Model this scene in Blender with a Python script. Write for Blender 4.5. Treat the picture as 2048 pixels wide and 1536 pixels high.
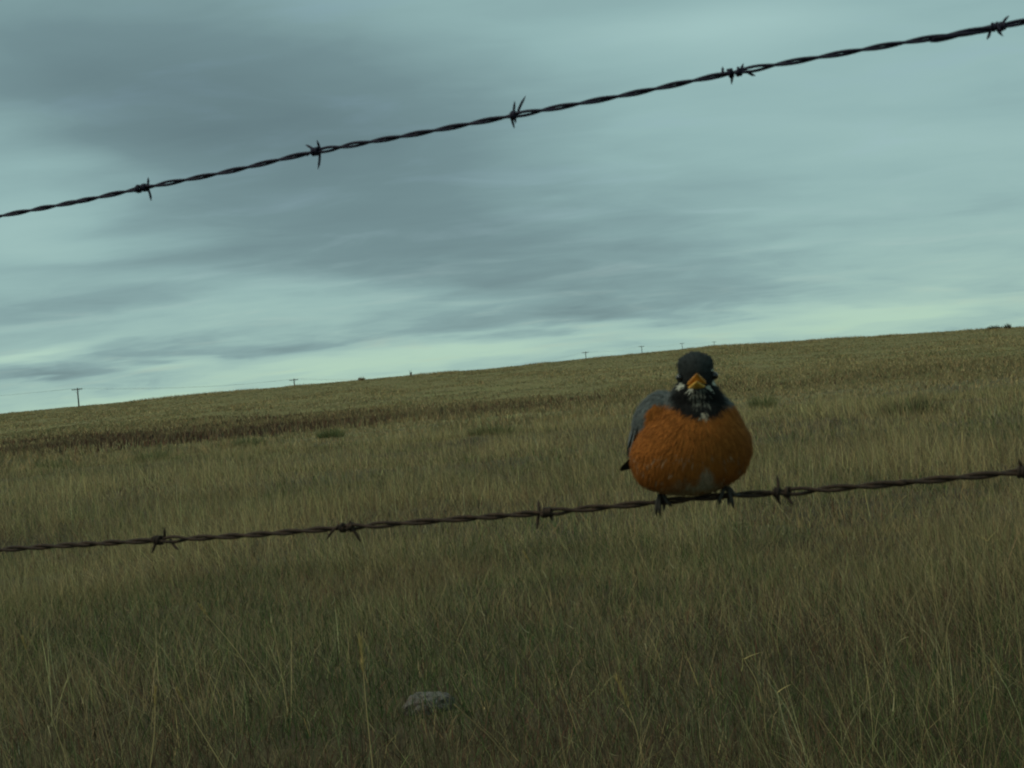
import bpy, bmesh, math, random
import numpy as np
from mathutils import Vector, Matrix

for _o in list(bpy.data.objects):
    bpy.data.objects.remove(_o)
SC = bpy.context.scene
COL = SC.collection
R = math.radians
rng = np.random.default_rng(11)
random.seed(5)

# ------------------------------------------------------------------ camera
FPX = 2667.0            # focal length in pixels of the 2048 px wide photograph
CAM_H = 0.95
ROLL = R(-4.8)
cam = bpy.data.cameras.new('camera')
cam.sensor_width = 36.0
cam.lens = 36.0 * FPX / 2048.0
cam.clip_start = 0.02
cam.clip_end = 12000
cam.dof.use_dof = True
cam.dof.focus_distance = 4.5
cam.dof.aperture_fstop = 24.0
camo = bpy.data.objects.new('camera', cam)
COL.objects.link(camo)
camo.matrix_world = Matrix.Translation((0, 0, CAM_H)) @ Matrix.Rotation(R(90), 4, 'X') @ Matrix.Rotation(ROLL, 4, 'Z')
SC.camera = camo
CR, SR = math.cos(ROLL), math.sin(ROLL)
CRIGHT = np.array([CR, 0, SR]); CUP = np.array([-SR, 0, CR]); CFWD = np.array([0, 1.0, 0])
EYE = np.array([0, 0, CAM_H])


def ray(px, py):
    return CRIGHT * ((px - 1024) / FPX) + CUP * ((768 - py) / FPX) + CFWD


def at(px, py, d):
    """the place that lies d metres deep along a line of sight"""
    return EYE + ray(px, py) * d


# ------------------------------------------------------------------ sky
SUN_EL, SUN_AZ = R(48), R(-105)     # azimuth from +Y towards +X: the sun is up on the left behind cloud
wd = bpy.data.worlds.new('World')
SC.world = wd
wd.use_nodes = True
NT = wd.node_tree
NT.nodes.clear()


class NB:
    """small node-writing helper"""
    def __init__(self, nt):
        self.nt = nt

    def new(self, t, **kw):
        n = self.nt.nodes.new(t)
        for k, v in kw.items():
            setattr(n, k, v)
        return n

    def link(self, a, b):
        self.nt.links.new(a, b)

    def put(self, sock, v):
        if hasattr(v, 'is_output'):
            self.link(v, sock)
        else:
            sock.default_value = v

    def math(self, op, a, b=None, c=None, clamp=False):
        n = self.new('ShaderNodeMath', operation=op, use_clamp=clamp)
        self.put(n.inputs[0], a)
        if b is not None:
            self.put(n.inputs[1], b)
        if c is not None:
            self.put(n.inputs[2], c)
        return n.outputs[0]

    def vmath(self, op, a, b=None, scale=None):
        n = self.new('ShaderNodeVectorMath', operation=op)
        self.put(n.inputs[0], a)
        if b is not None:
            self.put(n.inputs[1], b)
        if scale is not None:
            self.put(n.inputs['Scale'], scale)
        return n

    def noise(self, vec, scale, detail=4, rough=0.55, dist=0.0):
        n = self.new('ShaderNodeTexNoise')
        self.put(n.inputs['Vector'], vec)
        n.inputs['Scale'].default_value = scale
        n.inputs['Detail'].default_value = detail
        n.inputs['Roughness'].default_value = rough
        n.inputs['Distortion'].default_value = dist
        return n

    def ramp(self, fac, stops):
        n = self.new('ShaderNodeValToRGB')
        el = n.color_ramp.elements
        while len(el) < len(stops):
            el.new(0.5)
        for e, (p, c) in zip(el, stops):
            e.position = p
            e.color = (*c, 1)
        self.put(n.inputs[0], fac)
        return n.outputs[0]

    def mix(self, fac, a, b, blend='MIX'):
        n = self.new('ShaderNodeMix', data_type='RGBA', blend_type=blend)
        self.put(n.inputs[0], fac)
        self.put(n.inputs[6], a)
        self.put(n.inputs[7], b)
        return n.outputs[2]


w = NB(NT)
tc = w.new('ShaderNodeTexCoord')
sep = w.new('ShaderNodeSeparateXYZ')
w.link(tc.outputs['Generated'], sep.inputs[0])
sx, sy, sz = sep.outputs
az = w.math('ARCTAN2', sx, sy)
el = w.math('ARCSINE', sz)
# the cloud sheet: a plane overhead, so that its streaks close up towards the horizon
den = w.math('ADD', w.math('MAXIMUM', sz, 0.0), 0.15)
pl = w.new('ShaderNodeCombineXYZ')
w.put(pl.inputs[0], w.math('DIVIDE', sx, den))
w.put(pl.inputs[1], w.math('DIVIDE', sy, den))
plv = w.new('ShaderNodeMapping')
w.link(pl.outputs[0], plv.inputs[0])
plv.inputs['Rotation'].default_value = (0, 0, R(24))
plv.inputs['Scale'].default_value = (0.75, 1.35, 1)
n_big = w.noise(plv.outputs[0], 0.9, 4, 0.5, 0.35).outputs[0]
n_fine = w.noise(plv.outputs[0], 3.2, 6, 0.52, 0.5).outputs[0]
ang = w.new('ShaderNodeCombineXYZ')
w.put(ang.inputs[0], az)
w.put(ang.inputs[1], el)
warp = w.noise(plv.outputs[0], 1.7, 4, 0.5)
wv = w.vmath('SUBTRACT', warp.outputs['Color'], (0.5, 0.5, 0.5)).outputs[0]
wv = w.vmath('MULTIPLY', wv, (0.14, 0.040, 0)).outputs[0]
q = w.vmath('ADD', ang.outputs[0], wv).outputs[0]


def ang_of(px, py):
    v = ray(px, py)
    return math.atan2(v[0], v[1]), math.asin(v[2] / np.linalg.norm(v))


# cloud masses: (px, py, half width, half height, tilt in degrees, amount)
CLOUDS = [
    (430, 190, 480, 170, -4, -0.33), (800, 390, 560, 170, -10, -0.27), (1150, 570, 460, 80, -6, -0.09),
    (480, 694, 340, 20, 6, -0.17), (120, 620, 260, 34, 6, -0.15), (330, 520, 260, 30, 4, -0.12),
    (40, 300, 150, 62, 4, 0.15), (60, 465, 190, 58, 4, 0.24), (480, 612, 330, 34, 6, 0.16),
    (850, 712, 330, 26, 7, 0.34), (1390, 60, 240, 46, 4, 0.26), (1720, 634, 260, 26, 5, 0.32),
    (1600, 330, 620, 260, 0, 0.10), (80, 716, 100, 11, 5, 0.42), (300, 738, 130, 9, 5, 0.30),
    (140, 752, 170, 11, 5, -0.26), (230, 800, 110, 14, 5, 0.16), (1180, 640, 260, 20, 4, -0.16),
    (1990, 600, 120, 40, 5, -0.06),
]
acc = w.math('MULTIPLY_ADD', n_big, 0.36, 0.36)
acc = w.math('MULTIPLY_ADD', w.math('EXPONENT', w.math('MULTIPLY', w.math('MAXIMUM', el, 0.0), -20.0)), 0.13, acc)
acc = w.math('ADD', acc, w.math('MULTIPLY_ADD', n_fine, 0.22, -0.11))
lowv = w.vmath('MULTIPLY', q, (9.0, 42.0, 1.0)).outputs[0]
n_low = w.noise(lowv, 1.6, 5, 0.55, 0.4).outputs[0]
acc = w.math('ADD', acc, w.math('MULTIPLY', w.math('MULTIPLY_ADD', n_low, 0.75, -0.375), w.math('EXPONENT', w.math('MULTIPLY', w.math('MAXIMUM', el, 0.0), -18.0))))
for (px, py, hw, hh, tilt, amt) in CLOUDS:
    a0, e0 = ang_of(px, py)
    m = w.new('ShaderNodeMapping', vector_type='TEXTURE')
    w.link(q, m.inputs[0])
    m.inputs['Location'].default_value = (a0, e0, 0)
    m.inputs['Rotation'].default_value = (0, 0, R(tilt - 4.8))
    m.inputs['Scale'].default_value = (hw / FPX, hh / FPX, 1)
    l2 = w.vmath('DOT_PRODUCT', m.outputs[0], m.outputs[0]).outputs['Value']
    g = w.math('EXPONENT', w.math('MULTIPLY', l2, -0.8))
    acc = w.math('MULTIPLY_ADD', g, amt, acc)
cloud = w.ramp(acc, [(0.0, (0.118, 0.185, 0.200)), (0.30, (0.168, 0.265, 0.278)),
                     (0.58, (0.285, 0.450, 0.445)), (1.0, (0.40, 0.60, 0.58))])
haze_y = w.math('MULTIPLY', w.math('EXPONENT', w.math('MULTIPLY', w.math('MAXIMUM', el, 0.0), -14.0)), w.math('MULTIPLY_ADD', acc, 2.2, -1.0, clamp=True), clamp=True)
cloud = w.mix(haze_y, cloud, (0.46, 0.66, 0.49, 1))
cloud = w.vmath('SCALE', cloud, scale=10.0).outputs[0]
sky = w.new('ShaderNodeTexSky', sky_type='NISHITA')
sky.sun_disc = False
sky.sun_elevation = SUN_EL
sky.sun_rotation = SUN_AZ
sky.altitude = 900
sky.air_density = 1.2
sky.dust_density = 2.0
# thin places in the sheet let a little of the clear sky through
thin = w.math('MULTIPLY', w.math('SUBTRACT', n_fine, 0.55, clamp=True), 0.8, clamp=True)
skyc = w.mix(w.math('ADD', thin, 0.05), cloud, sky.outputs[0])
bg = w.new('ShaderNodeBackground')
w.link(skyc, bg.inputs[0])
bg.inputs[1].default_value = 0.1
wo = w.new('ShaderNodeOutputWorld')
w.link(bg.outputs[0], wo.inputs[0])

sun = bpy.data.lights.new('sun', 'SUN')
sun.energy = 1.5
sun.angle = R(25)
sun.color = (1.0, 0.89, 0.70)
suno = bpy.data.objects.new('sun', sun)
COL.objects.link(suno)
sd = Vector((math.sin(SUN_AZ) * math.cos(SUN_EL), math.cos(SUN_AZ) * math.cos(SUN_EL), math.sin(SUN_EL)))
suno.rotation_euler = sd.to_track_quat('Z', 'Y').to_euler()
suno.location = sd * 50

SC.view_settings.view_transform = 'Standard'
SC.view_settings.look = 'None'
SC.view_settings.gamma = 1.0
SC.view_settings.exposure = 0.0
SC.view_settings.use_curve_mapping = False
SC.render.engine = 'CYCLES'
SC.cycles.max_bounces = 6
SC.cycles.diffuse_bounces = 3
SC.cycles.use_denoising = True
SC.cycles.filter_width = 2.0
SC.render.resolution_x, SC.render.resolution_y = 1024, 768


# ------------------------------------------------------------------ helpers
def tag(o, label=None, cat=None, group=None, kind=None):
    if label: o['label'] = label
    if cat: o['category'] = cat
    if group: o['group'] = group
    if kind: o['kind'] = kind
    return o


def link(name, me, mat=None, parent=None):
    o = bpy.data.objects.new(name, me)
    COL.objects.link(o)
    if mat is not None and me is not None:
        me.materials.append(mat)
    if parent is not None:
        o.parent = parent
    return o


def empty(name, loc=(0, 0, 0), mat=None):
    o = bpy.data.objects.new(name, None)
    o.empty_display_size = 0.05
    COL.objects.link(o)
    if mat is not None:
        o.matrix_world = mat
    else:
        o.location = loc
    return o


def tri_mesh(name, V, F, colr=None, smooth=False):
    me = bpy.data.meshes.new(name)
    V = np.ascontiguousarray(V, dtype=np.float32).reshape(-1, 3)
    F = np.ascontiguousarray(F, dtype=np.int32).reshape(-1, 3)
    me.vertices.add(len(V)); me.vertices.foreach_set('co', V.ravel())
    me.loops.add(F.size); me.loops.foreach_set('vertex_index', F.ravel())
    me.polygons.add(len(F)); me.polygons.foreach_set('loop_start', np.arange(0, F.size, 3, dtype=np.int32))
    if smooth:
        me.polygons.foreach_set('use_smooth', np.ones(len(F), dtype=bool))
    if colr is not None:
        a = me.color_attributes.new('tint', 'FLOAT_COLOR', 'POINT')
        c = np.ones((len(V), 4), dtype=np.float32); c[:, :3] = colr
        a.data.foreach_set('color', c.ravel())
    me.update(calc_edges=True)
    me.validate()
    return me


_perm = np.random.default_rng(3).random((256, 256))


def vnoise(x, y):
    xi = np.floor(x).astype(int); yi = np.floor(y).astype(int)
    fx = x - xi; fy = y - yi
    fx = fx * fx * (3 - 2 * fx); fy = fy * fy * (3 - 2 * fy)
    a = _perm[xi % 256, yi % 256]; b = _perm[(xi + 1) % 256, yi % 256]
    c = _perm[xi % 256, (yi + 1) % 256]; d = _perm[(xi + 1) % 256, (yi + 1) % 256]
    return (a * (1 - fx) + b * fx) * (1 - fy) + (c * (1 - fx) + d * fx) * fy


def fbm(x, y, s=1.0, o=4):
    x = np.asarray(x, float) * s; y = np.asarray(y, float) * s
    t = 0; amp = 0.5; tot = 0
    for i in range(o):
        t = t + amp * vnoise(x + 17.3 * i, y - 9.1 * i); tot += amp
        x = x * 2.03; y = y * 2.03; amp *= 0.5
    return t / tot


def sstep(a, b, x):
    t = np.clip((x - a) / (b - a), 0, 1)
    return t * t * (3 - 2 * t)


def frames(pts):
    """parallel-transport frames along a polyline"""
    P = np.asarray(pts, float)
    T = np.gradient(P, axis=0)
    T /= np.linalg.norm(T, axis=1)[:, None]
    ref = np.array([0, 0, 1.0]) if abs(T[0][2]) < 0.9 else np.array([0, 1.0, 0])
    N = np.cross(T[0], ref); N /= np.linalg.norm(N)
    Ns = [N]
    for i in range(1, len(P)):
        N = Ns[-1] - T[i] * np.dot(Ns[-1], T[i])
        N /= np.linalg.norm(N)
        Ns.append(N)
    Ns = np.array(Ns)
    return P, T, Ns, np.cross(T, Ns)


def tube(pts, rad, seg=8):
    """closed tube -> V, F"""
    P, T, N, B = frames(pts)
    n = len(P)
    rad = np.broadcast_to(np.asarray(rad, float), (n,))
    a = np.linspace(0, 2 * np.pi, seg, endpoint=False)
    V = (P[:, None, :] + rad[:, None, None] * (np.cos(a)[None, :, None] * N[:, None, :] + np.sin(a)[None, :, None] * B[:, None, :])).reshape(-1, 3)
    F = []
    for i in range(n - 1):
        for j in range(seg):
            k = (j + 1) % seg
            p, q_, r_, s_ = i * seg + j, i * seg + k, (i + 1) * seg + k, (i + 1) * seg + j
            F += [(p, q_, r_), (p, r_, s_)]
    c0, c1 = len(V), len(V) + 1
    V = np.vstack([V, P[0], P[-1]])
    for j in range(seg):
        k = (j + 1) % seg
        F += [(c0, k, j), (c1, (n - 1) * seg + j, (n - 1) * seg + k)]
    return V, np.array(F)


def join(parts):
    Vs, Fs, off = [], [], 0
    for V, F in parts:
        Vs.append(np.asarray(V)); Fs.append(np.asarray(F) + off); off += len(V)
    return np.vstack(Vs), np.vstack(Fs)


def boxm(c, s):
    c = np.array(c); s = np.array(s) / 2
    V = np.array([[x, y, z] for x in (-1, 1) for y in (-1, 1) for z in (-1, 1)]) * s + c
    F = [(0, 1, 3), (0, 3, 2), (4, 6, 7), (4, 7, 5), (0, 4, 5), (0, 5, 1), (2, 3, 7), (2, 7, 6), (0, 2, 6), (0, 6, 4), (1, 5, 7), (1, 7, 3)]
    return V, np.array(F)


def spline(pts, n):
    """Catmull-Rom through the points"""
    P = np.asarray(pts, float)
    P = np.vstack([2 * P[0] - P[1], P, 2 * P[-1] - P[-2]])
    out = []
    for i in range(1, len(P) - 2):
        for t in np.linspace(0, 1, n, endpoint=False):
            p0, p1, p2, p3 = P[i - 1:i + 3]
            out.append(0.5 * ((2 * p1) + (-p0 + p2) * t + (2 * p0 - 5 * p1 + 4 * p2 - p3) * t * t + (-p0 + 3 * p1 - 3 * p2 + p3) * t ** 3))
    out.append(P[-2])
    return np.array(out)


# ------------------------------------------------------------------ materials
def new_mat(name):
    m = bpy.data.materials.new(name)
    m.use_nodes = True
    m.node_tree.nodes.clear()
    b = NB(m.node_tree)
    out = b.new('ShaderNodeOutputMaterial')
    return m, b, out


def mat_blades(name, rough=0.75, trans=0.3, spec=0.15, up=0.0, attr=None):
    """grass and feathers: colour of each blade comes from its own attribute; massed blades share a softened normal"""
    m, b, out = new_mat(name)
    at_ = b.new('ShaderNodeAttribute', attribute_name='tint')
    p = b.new('ShaderNodeBsdfPrincipled')
    b.link(at_.outputs['Color'], p.inputs['Base Color'])
    p.inputs['Roughness'].default_value = rough
    p.inputs['Specular IOR Level'].default_value = spec
    nrm = None
    if up > 0:
        geo = b.new('ShaderNodeNewGeometry')
        if attr:
            an = b.new('ShaderNodeAttribute', attribute_name=attr)
            vt = b.new('ShaderNodeVectorTransform', vector_type='NORMAL', convert_from='OBJECT', convert_to='WORLD')
            b.link(an.outputs['Vector'], vt.inputs[0])
            tgt = vt.outputs[0]
        else:
            cx = b.new('ShaderNodeCombineXYZ'); cx.inputs[2].default_value = 1.0
            tgt = cx.outputs[0]
        a_ = b.vmath('SCALE', geo.outputs['Normal'], scale=1 - up).outputs[0]
        c_ = b.vmath('SCALE', tgt, scale=up).outputs[0]
        nrm = b.vmath('NORMALIZE', b.vmath('ADD', a_, c_).outputs[0]).outputs[0]
        b.link(nrm, p.inputs['Normal'])
    if trans > 0:
        t = b.new('ShaderNodeBsdfTranslucent')
        b.link(at_.outputs['Color'], t.inputs['Color'])
        mx = b.new('ShaderNodeMixShader')
        mx.inputs[0].default_value = trans
        b.link(p.outputs[0], mx.inputs[1]); b.link(t.outputs[0], mx.inputs[2])
        b.link(mx.outputs[0], out.inputs[0])
    else:
        b.link(p.outputs[0], out.inputs[0])
    return m


def mat_noise(name, stops, scale=5, rough=0.8, metal=0.0, bump=0.0, detail=6, spec=0.3, coords='Object', bscale=None):
    m, b, out = new_mat(name)
    tc_ = b.new('ShaderNodeTexCoord')
    n = b.noise(tc_.outputs[coords], scale, detail, 0.6, 0.3)
    p = b.new('ShaderNodeBsdfPrincipled')
    b.link(b.ramp(n.outputs[0], stops), p.inputs['Base Color'])
    p.inputs['Roughness'].default_value = rough
    p.inputs['Metallic'].default_value = metal
    p.inputs['Specular IOR Level'].default_value = spec
    if bump:
        n2 = b.noise(tc_.outputs[coords], bscale or scale * 3, 5, 0.6)
        bp = b.new('ShaderNodeBump')
        bp.inputs['Strength'].default_value = bump
        bp.inputs['Distance'].default_value = 0.001 if scale > 50 else 0.02
        b.link(n2.outputs[0], bp.inputs['Height'])
        b.link(bp.outputs[0], p.inputs['Normal'])
    b.link(p.outputs[0], out.inputs[0])
    return m


M_GRASS = mat_blades('grass_blades', up=0.15)
M_HILL = mat_blades('far_grass_blades', trans=0.1, up=0.85)
M_FEATHER = mat_blades('feathers', 0.8, 0.10, 0.08, up=0.84, attr='soft_normal')
M_PLUMAGE = mat_blades('plumage', 0.85, 0.0, 0.1)


def mat_soil():
    """dark crumbly soil under the rank meadow, dead thatch over the grazed pasture and hill beyond"""
    m, b, out = new_mat('soil')
    tc_ = b.new('ShaderNodeTexCoord')
    n = b.noise(tc_.outputs['Object'], 0.9, 8, 0.6, 0.3).outputs[0]
    soil = b.ramp(n, [(0.3, (0.042, 0.034, 0.017)), (0.5, (0.074, 0.058, 0.027)), (0.7, (0.056, 0.053, 0.022))])
    thatch = b.ramp(n, [(0.3, (0.120, 0.104, 0.040)), (0.5, (0.185, 0.155, 0.058)), (0.7, (0.140, 0.145, 0.050))])
    sp = b.new('ShaderNodeSeparateXYZ')
    b.link(tc_.outputs['Object'], sp.inputs[0])
    f = b.math('ADD', b.math('MULTIPLY_ADD', sp.outputs[1], 0.05, -0.95), b.math('MULTIPLY_ADD', n, 1.2, -0.6), clamp=True)
    p = b.new('ShaderNodeBsdfPrincipled')
    b.link(b.mix(f, soil, thatch), p.inputs['Base Color'])
    p.inputs['Roughness'].default_value = 0.95
    p.inputs['Specular IOR Level'].default_value = 0.2
    bp = b.new('ShaderNodeBump')
    bp.inputs['Strength'].default_value = 0.4
    bp.inputs['Distance'].default_value = 0.02
    b.link(b.noise(tc_.outputs['Object'], 6, 5, 0.6).outputs[0], bp.inputs['Height'])
    b.link(bp.outputs[0], p.inputs['Normal'])
    b.link(p.outputs[0], out.inputs[0])
    return m


M_SOIL = mat_soil()
M_WIRE = mat_noise('rusty_wire', [(0.30, (0.020, 0.015, 0.012)), (0.5, (0.042, 0.027, 0.018)), (0.72, (0.075, 0.043, 0.026))], 260, 0.78, 0.35, 0.5, spec=0.3)
M_WIRE2 = mat_noise('weathered_fringe_wire', [(0.30, (0.011, 0.010, 0.022)), (0.5, (0.020, 0.018, 0.036)), (0.75, (0.040, 0.032, 0.040))], 260, 0.7, 0.45, 0.4, spec=0.3)  # weathered steel, with the lens's blue fringe put into its colour
M_WOOD = mat_noise('pole_wood', [(0.3, (0.05, 0.045, 0.04)), (0.7, (0.10, 0.085, 0.07))], 3, 0.85)
M_LINE = mat_noise('line_metal', [(0.3, (0.12, 0.13, 0.13)), (0.7, (0.18, 0.19, 0.19))], 3, 0.6, 0.5)
M_GLASSY = mat_noise('insulator_glaze', [(0.3, (0.08, 0.05, 0.04)), (0.7, (0.12, 0.08, 0.06))], 10, 0.25)
M_STONE = mat_noise('field_stone', [(0.34, (0.05, 0.042, 0.033)), (0.48, (0.13, 0.12, 0.10)), (0.60, (0.09, 0.065, 0.052)), (0.72, (0.22, 0.235, 0.215))], 30, 0.9, bump=0.6)
M_BEAK = mat_noise('beak_horn', [(0.3, (0.42, 0.15, 0.02)), (0.7, (0.60, 0.27, 0.035))], 160, 0.45)
M_BEAK2 = mat_noise('lower_beak_horn', [(0.3, (0.55, 0.27, 0.035)), (0.7, (0.72, 0.42, 0.07))], 160, 0.45)
M_EYE = mat_noise('eye_gloss', [(0.3, (0.004, 0.004, 0.004)), (0.7, (0.008, 0.007, 0.006))], 50, 0.06, spec=0.5)
M_LEG = mat_noise('scaly_leg', [(0.3, (0.018, 0.016, 0.012)), (0.7, (0.05, 0.042, 0.03))], 700, 0.6, bump=0.4)


# ------------------------------------------------------------------ terrain
_rx = np.array([-900, -400, 0, 300, 590, 1000, 1170, 1430, 1700, 1900, 2048, 2500, 3000], float)
_ro = np.array([20, 24, 28, 32, 36, 38, 42, 44, 38, 34, 30, 24, 20], float) - 4.5
_raz = np.arctan((_rx - 1024) / FPX)
CREST_R = 150.0


def ground(x, y, rough=True):
    x = np.asarray(x, float); y = np.asarray(y, float)
    r = np.hypot(x, y)
    a = np.arctan2(x, y)
    off = np.interp(a, _raz, _ro)
    zc = CAM_H + CREST_R * off / FPX
    z = 0.10 * sstep(6, 14, r) - 0.22 * sstep(30, 62, r) * (1 - sstep(62, 90, r))
    rise = sstep(56, 56 + 1.55 * (CREST_R - 56), r) * 1.0
    k = 1.0 / float(sstep(0, 1.55, np.array(1.0)))
    z = np.where(r <= CREST_R, z + (zc - 0.10) * np.clip(rise * k, 0, 1), 0)
    side = sstep(-0.10, 0.02, a)
    far = np.interp(r, [250, 350, 480, 590, 700, 830, 1400, 4000], [-1.9, -2.0, 1.0, 4.0, 6.5, 9.0, 10, 10])
    far = np.where(r > 380, -2 + (far + 2) * side, far)
    t = sstep(CREST_R, 255, r)
    z = np.where(r > CREST_R, zc * (1 - t) + far * t, z)
    if rough:
        z = z + (fbm(x, y, 0.22, 3) - 0.5) * 0.30 * sstep(1.5, 9, r) * (1 - 0.6 * sstep(100, 140, r))
        z = z + (fbm(x + 40, y, 1.6, 3) - 0.5) * 0.09
    return z


rr = np.concatenate([np.linspace(0.25, 12, 90), np.geomspace(12.3, 145, 130), np.linspace(147, 165, 14), np.geomspace(170, 6000, 60)])
na = 300
aa = np.concatenate([np.linspace(-0.75, 0.75, na), np.linspace(0.75, 2 * np.pi - 0.75, 90)[1:-1]])
RR, AA = np.meshgrid(rr, aa, indexing='ij')
X = RR * np.sin(AA); Y = RR * np.cos(AA)
Z = ground(X, Y)
n1, n2 = X.shape
V = np.stack([X, Y, Z], -1).reshape(-1, 3)
I, J = np.meshgrid(np.arange(n1 - 1), np.arange(n2), indexing='ij')
J2 = (J + 1) % n2
p = (I * n2 + J).ravel(); q_ = (I * n2 + J2).ravel(); r_ = ((I + 1) * n2 + J2).ravel(); s_ = ((I + 1) * n2 + J).ravel()
F = np.vstack([np.stack([p, r_, q_], 1), np.stack([p, s_, r_], 1)])
V = np.vstack([V, [0, 0, float(ground(0.0, 0.01))]])
c = len(V) - 1
jj = np.arange(n2)
F = np.vstack([F, np.stack([np.full(n2, c), jj, (jj + 1) % n2], 1)])
g_obj = link('ground', tri_mesh('ground', V, F, smooth=True), M_SOIL)
tag(g_obj, 'gently rising prairie ground under the grass', 'ground', kind='structure')


# ------------------------------------------------------------------ grass
def blades(P, L, wid, azm, th0, th1, col, nseg=4, face=None, tipw=0.0):
    """curved tapering blades; th0 lean at the root, th1 extra bend to the tip"""
    n = len(P)
    if face is None:
        face = rng.uniform(0, 2 * np.pi, n)
    d = np.stack([np.sin(azm), np.cos(azm), np.zeros(n)], 1)
    s = np.stack([np.cos(face), np.sin(face), np.zeros(n)], 1)
    nv = 2 * nseg + 1
    V = np.zeros((n, nv, 3))
    cpos = P.copy()
    for k in range(nseg + 1):
        t = k / nseg
        if k > 0:
            th = th0 + th1 * (t - 0.5 / nseg)
            cpos = cpos + (L / nseg)[:, None] * (np.sin(th)[:, None] * d + np.cos(th)[:, None] * np.array([0, 0, 1.0]))
        if k < nseg:
            hw = (0.5 * wid * (1 - t) ** 0.55)[:, None]
            V[:, 2 * k] = cpos - s * hw
            V[:, 2 * k + 1] = cpos + s * hw
        else:
            V[:, 2 * k] = cpos
    f = []
    for k in range(nseg - 1):
        f += [(2 * k, 2 * k + 1, 2 * k + 3), (2 * k, 2 * k + 3, 2 * k + 2)]
    f.append((2 * nseg - 2, 2 * nseg - 1, 2 * nseg))
    f = np.array(f)
    F = (f[None] + (np.arange(n) * nv)[:, None, None]).reshape(-1, 3)
    C = np.repeat(col, nv, axis=0)
    return V.reshape(-1, 3), F, C


STRAW = np.array([0.430, 0.335, 0.150]); TAN = np.array([0.275, 0.208, 0.096]); PALE = np.array([0.42, 0.36, 0.19])
OLIVE = np.array([0.190, 0.184, 0.080]); GREEN = np.array([0.058, 0.095, 0.026]); DGREEN = np.array([0.030, 0.050, 0.017])
RUST = np.array([0.145, 0.070, 0.038]); BROWN = np.array([0.072, 0.049, 0.029])
KINDS = np.stack([STRAW, TAN, PALE, OLIVE, GREEN, DGREEN, RUST, BROWN])

STONE_AT = np.array([*(at(857, 1392, 4.05)[:2]), 0.0])
STONE_AT[2] = float(ground(STONE_AT[0], STONE_AT[1]))


def scatter(y0, y1, dens):
    """random places in the strip of field ahead of the camera, y0 to y1 deep"""
    f = lambda y: 2 * (1.4 + 0.50 * y)
    ys = np.linspace(y0, y1, 200)
    cdf = np.cumsum(f(ys)); area = np.trapezoid(f(ys), ys) if hasattr(np, 'trapezoid') else np.trapz(f(ys), ys)
    cdf = (cdf - cdf[0]) / (cdf[-1] - cdf[0])
    n = int(area * dens)
    y = np.interp(rng.random(n), cdf, ys)
    x = rng.uniform(-1, 1, n) * f(y) / 2
    return x, y


def keep_clump(x, y, scale, lo, hi, floor=0.25):
    m = fbm(x, y, scale, 3)
    return rng.random(len(x)) < floor + (1 - floor) * sstep(lo, hi, m)


def tint(n, probs, jit=0.22):
    k = (rng.random(n)[:, None] > np.cumsum(probs, axis=1)).sum(1).clip(0, len(KINDS) - 1)
    c = KINDS[k]
    b = np.exp(rng.normal(0, jit, n))[:, None]
    return np.clip(c * b * np.exp(rng.normal(0, 0.06, (n, 3))), 0.005, 0.7), k


def mixprob(n, **kw):
    names = ['straw', 'tan', 'pale', 'olive', 'green', 'dgreen', 'rust', 'brown']
    P = np.stack([np.broadcast_to(np.asarray(kw.get(k, 0.0), float), (n,)) for k in names], 1)
    return P / P.sum(1)[:, None]


def off_stone(x, y):
    dx = (x - STONE_AT[0]); dy = (y - STONE_AT[1])
    return ~((np.abs(dx) < 0.09) & (dy > -0.04) & (dy < 0.05))


PATCH = []  # greener spots; they also carry the dark lower corners as grass colour
for (px, py, rad) in ((1880, 1130, 0.8), (1950, 1400, 0.45), (1720, 1480, 0.35), (620, 1150, 0.7), (90, 1260, 0.5), (1010, 1490, 0.4), (520, 1490, 0.35), (1480, 1470, 0.35), (640, 1370, 0.3), (1700, 1260, 0.4), (1130, 1220, 0.35), (900, 1420, 0.3)):
    off_ = py - (768 + (1024 - px) * 0.084)
    v_ = ray(px, py); r_p = FPX * (CAM_H - 0.12) / off_
    v_ = v_[:2] / np.linalg.norm(v_[:2])
    PATCH.append((v_[0] * r_p, v_[1] * r_p, rad))


def dark_patch(x, y):
    """places where the grass is greener and browner, more weeds than straw"""
    g = 0
    wx_ = (fbm(x, y, 2.0, 3) - 0.5) * 0.5
    for (a, b, rad) in PATCH:
        g = g + np.exp(-(((x - a + wx_) / rad) ** 2 + ((y - b) / (rad * 1.4)) ** 2))
    return np.clip(g, 0, 1)


GR = {'dry_grass': [], 'green_grass': [], 'hillside_grass': [], 'brown_weeds': []}


def grow(name, V, F, C):
    GR[name].append((V, F, C))


WIND = R(-75)      # the stems lean to the left


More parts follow.
